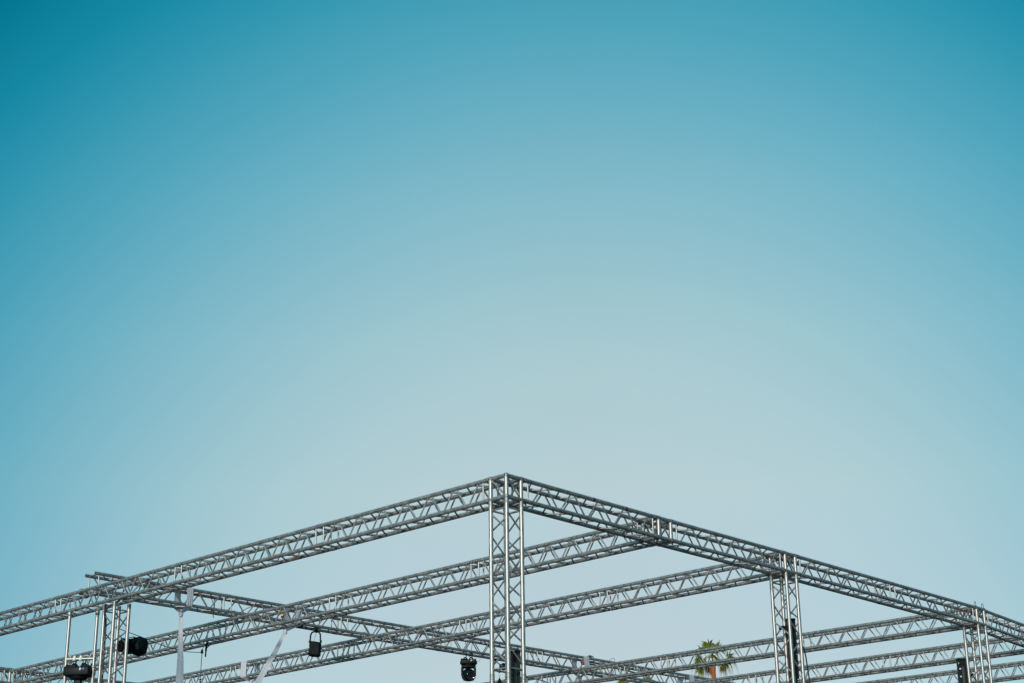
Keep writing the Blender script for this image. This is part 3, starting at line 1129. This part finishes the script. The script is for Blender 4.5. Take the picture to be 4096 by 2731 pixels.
drape('white_drape', 'white cloth knotted round the crossing truss, long tail falling straight down left of the rope', 'X', 1.865, YB1, zB1(1.9), .118,
      (1.83, 8.42, 6.49), [((1.835, 8.42, 6.38), .062), ((1.845, 8.42, 6.1), .075), ((1.865, 8.42, 5.8), .10), ((1.875, 8.42, 5.42), .125),
                           ((1.88, 8.42, 4.6), .14), ((1.88, 8.42, 3.6), .15)], 1)
drape('white_drape', 'white cloth knotted round the crossing truss, tail pulled slanting down to the left', 'X', 3.985, YB1, zB1(4), .150,
      (3.845, 8.40, 6.47), [((3.80, 8.39, 6.40), .06), ((3.62, 8.37, 6.10), .085), ((3.28, 8.34, 5.60), .105), ((2.75, 8.2, 4.8), .12),
                            ((2.1, 8.1, 3.8), .13)], 5)
drape('white_drape', 'white cloth knotted round the third left-running truss near the bottom edge', 'Y', 11.44, xC2, HT + .0019 - .0065 * 11.4, .155,
      (xC2 + .12, 11.40, 6.185), [((xC2 + .12, 11.40, 6.05), .09), ((xC2 + .12, 11.4, 5.4), .14), ((xC2 + .12, 11.4, 4.2), .16)], 9)
drape('white_drape', 'white cloth over the crossing truss beside the red bundle, right of the front column', 'X', 11.09, YB1, zB1(11.1), .150,
      (11.06, 8.42, 6.50), [((11.10, 8.42, 6.40), .07), ((11.2, 8.42, 6.1), .09), ((11.3, 8.42, 5.4), .10), ((11.3, 8.42, 4.2), .12)], 13)
drape('white_drape', 'white cloth over the crossing truss below and left of the palm trunk', 'X', 14.38, YB1, zB1(14.4), .15,
      (14.40, 8.42, 6.52), [((14.4, 8.42, 6.4), .08), ((14.4, 8.42, 5.6), .10), ((14.4, 8.42, 4.2), .12)], 17)


# ------------------------------------------------------------------ palms
def fan_leaf(rnd, base, d, plen, size, droop):
    """one fan frond: a long bare stalk, then a pleated fan of blades whose split tips hang"""
    bm = bmesh.new()
    d = d.normalized()
    pet = base + d * plen - Z * plen * .08 * (1 - abs(d.z))
    add_tube(bm, [base, base.lerp(pet, .5) + Z * plen * .04, pet], [.028, .017, .011], 5)
    side = d.cross(F).normalized()
    side = (side + Vector((rnd.uniform(-.35, .35), rnd.uniform(-.35, .35), rnd.uniform(-.35, .35)))).normalized()
    side = (side - d * side.dot(d)).normalized()
    nrm = side.cross(d).normalized()
    nb = 22
    for i in range(nb):
        a = math.radians(-80 + 160 * (i + .5) / nb)
        L = size * (.70 + .36 * math.cos(a)) * rnd.uniform(.75, 1.22)
        dv = (d * math.cos(a) + side * math.sin(a)).normalized()
        wv = (-d * math.sin(a) + side * math.cos(a)).normalized()
        kink = rnd.uniform(.3, 2.0)
        prev = None
        K = 6
        for k in range(K + 1):
            u = k / K
            p = pet + dv * L * u - Z * droop * kink * L * max(0, u - .35) ** 2 * 1.6 + nrm * .03 * (i % 2) * u
            w = size * (.062 * (u / .45) if u < .45 else .062 * (1 - (u - .45) / .55) ** 1.8) + .003
            row = [bm.verts.new(p - wv * w), bm.verts.new(p + nrm * w * .6), bm.verts.new(p + wv * w)]
            if prev:
                bm.faces.new((prev[0], prev[1], row[1], row[0]))
                bm.faces.new((prev[1], prev[2], row[2], row[1]))
            prev = row
    return bm


def palm(loc, h, label, seed, fronds, size=1.0):
    rnd = random.Random(seed)
    root = thing('palm_tree', (loc[0], loc[1], 0), label, 'palm tree', 'fan palms far behind the structure')
    bm = bmesh.new()
    pts, rad = [], []
    n_ = 60
    for i in range(n_ + 1):
        u = i / n_
        z = h * u
        r = .26 - .145 * min(1, u * 1.1) + (.005 if i % 2 else 0)
        if u > .975:
            r += .06 * ((u - .975) / .025)
        pts.append((loc[0] + .12 * math.sin(u * 3), loc[1] - .1 * math.sin(u * 2.4), z))
        rad.append(r)
    rad[-1] *= .8
    add_tube(bm, pts, rad, 12)
    part('trunk', bm, TRUNK, root)
    top = Vector(pts[-1])
    Fh = Vector((F.x, F.y, 0)).normalized()
    for ang, dep, pl_, s_, dr, kind in fronds:
        a = math.radians(ang)
        d = X * math.cos(a) + Z * math.sin(a) + Fh * dep
        bm = fan_leaf(rnd, top - Z * .06, d, pl_ * size, s_ * size, dr)
        part('frond' if kind else 'dry_frond', bm, LEAF if kind else DRY, root, False)
    return root


fr = [(101, -.2, .78, .74, .5, 1), (66, .2, .82, .68, .7, 1), (129, .1, .78, .66, .9, 1), (166, -.3, .66, .62, 1.5, 1), (84, .3, .6, .6, .6, 1),
      (190, .3, .55, .55, 1.6, 1), (22, -.1, .85, .60, 1.0, 1), (8, .5, .75, .5, 1.3, 1), (150, .9, .5, .5, 1.0, 1), (45, 1.2, .5, .5, .9, 1),
      (85, 1.0, .55, .55, .5, 1), (20, -.9, .3, .42, .9, 1), (210, -.5, .35, .45, 1.6, 0), (-15, .3, .45, .42, 1.6, 0),
      (235, .2, .25, .4, .9, 0)]
palm((60.65, 41.25), 16.32, 'fan palm with an orange-brown trunk rising behind the trusses, right of centre', 3, fr, 1.0)
palm((57.83, 45.24), 14.86, 'fan palm whose crown tips just reach the bottom edge, left of the tall palm', 8, fr[:9], .62)
palm((58.75, 44.2), 14.86, 'second low fan palm at the bottom edge, closer to the tall palm', 12, fr[:9], .72)
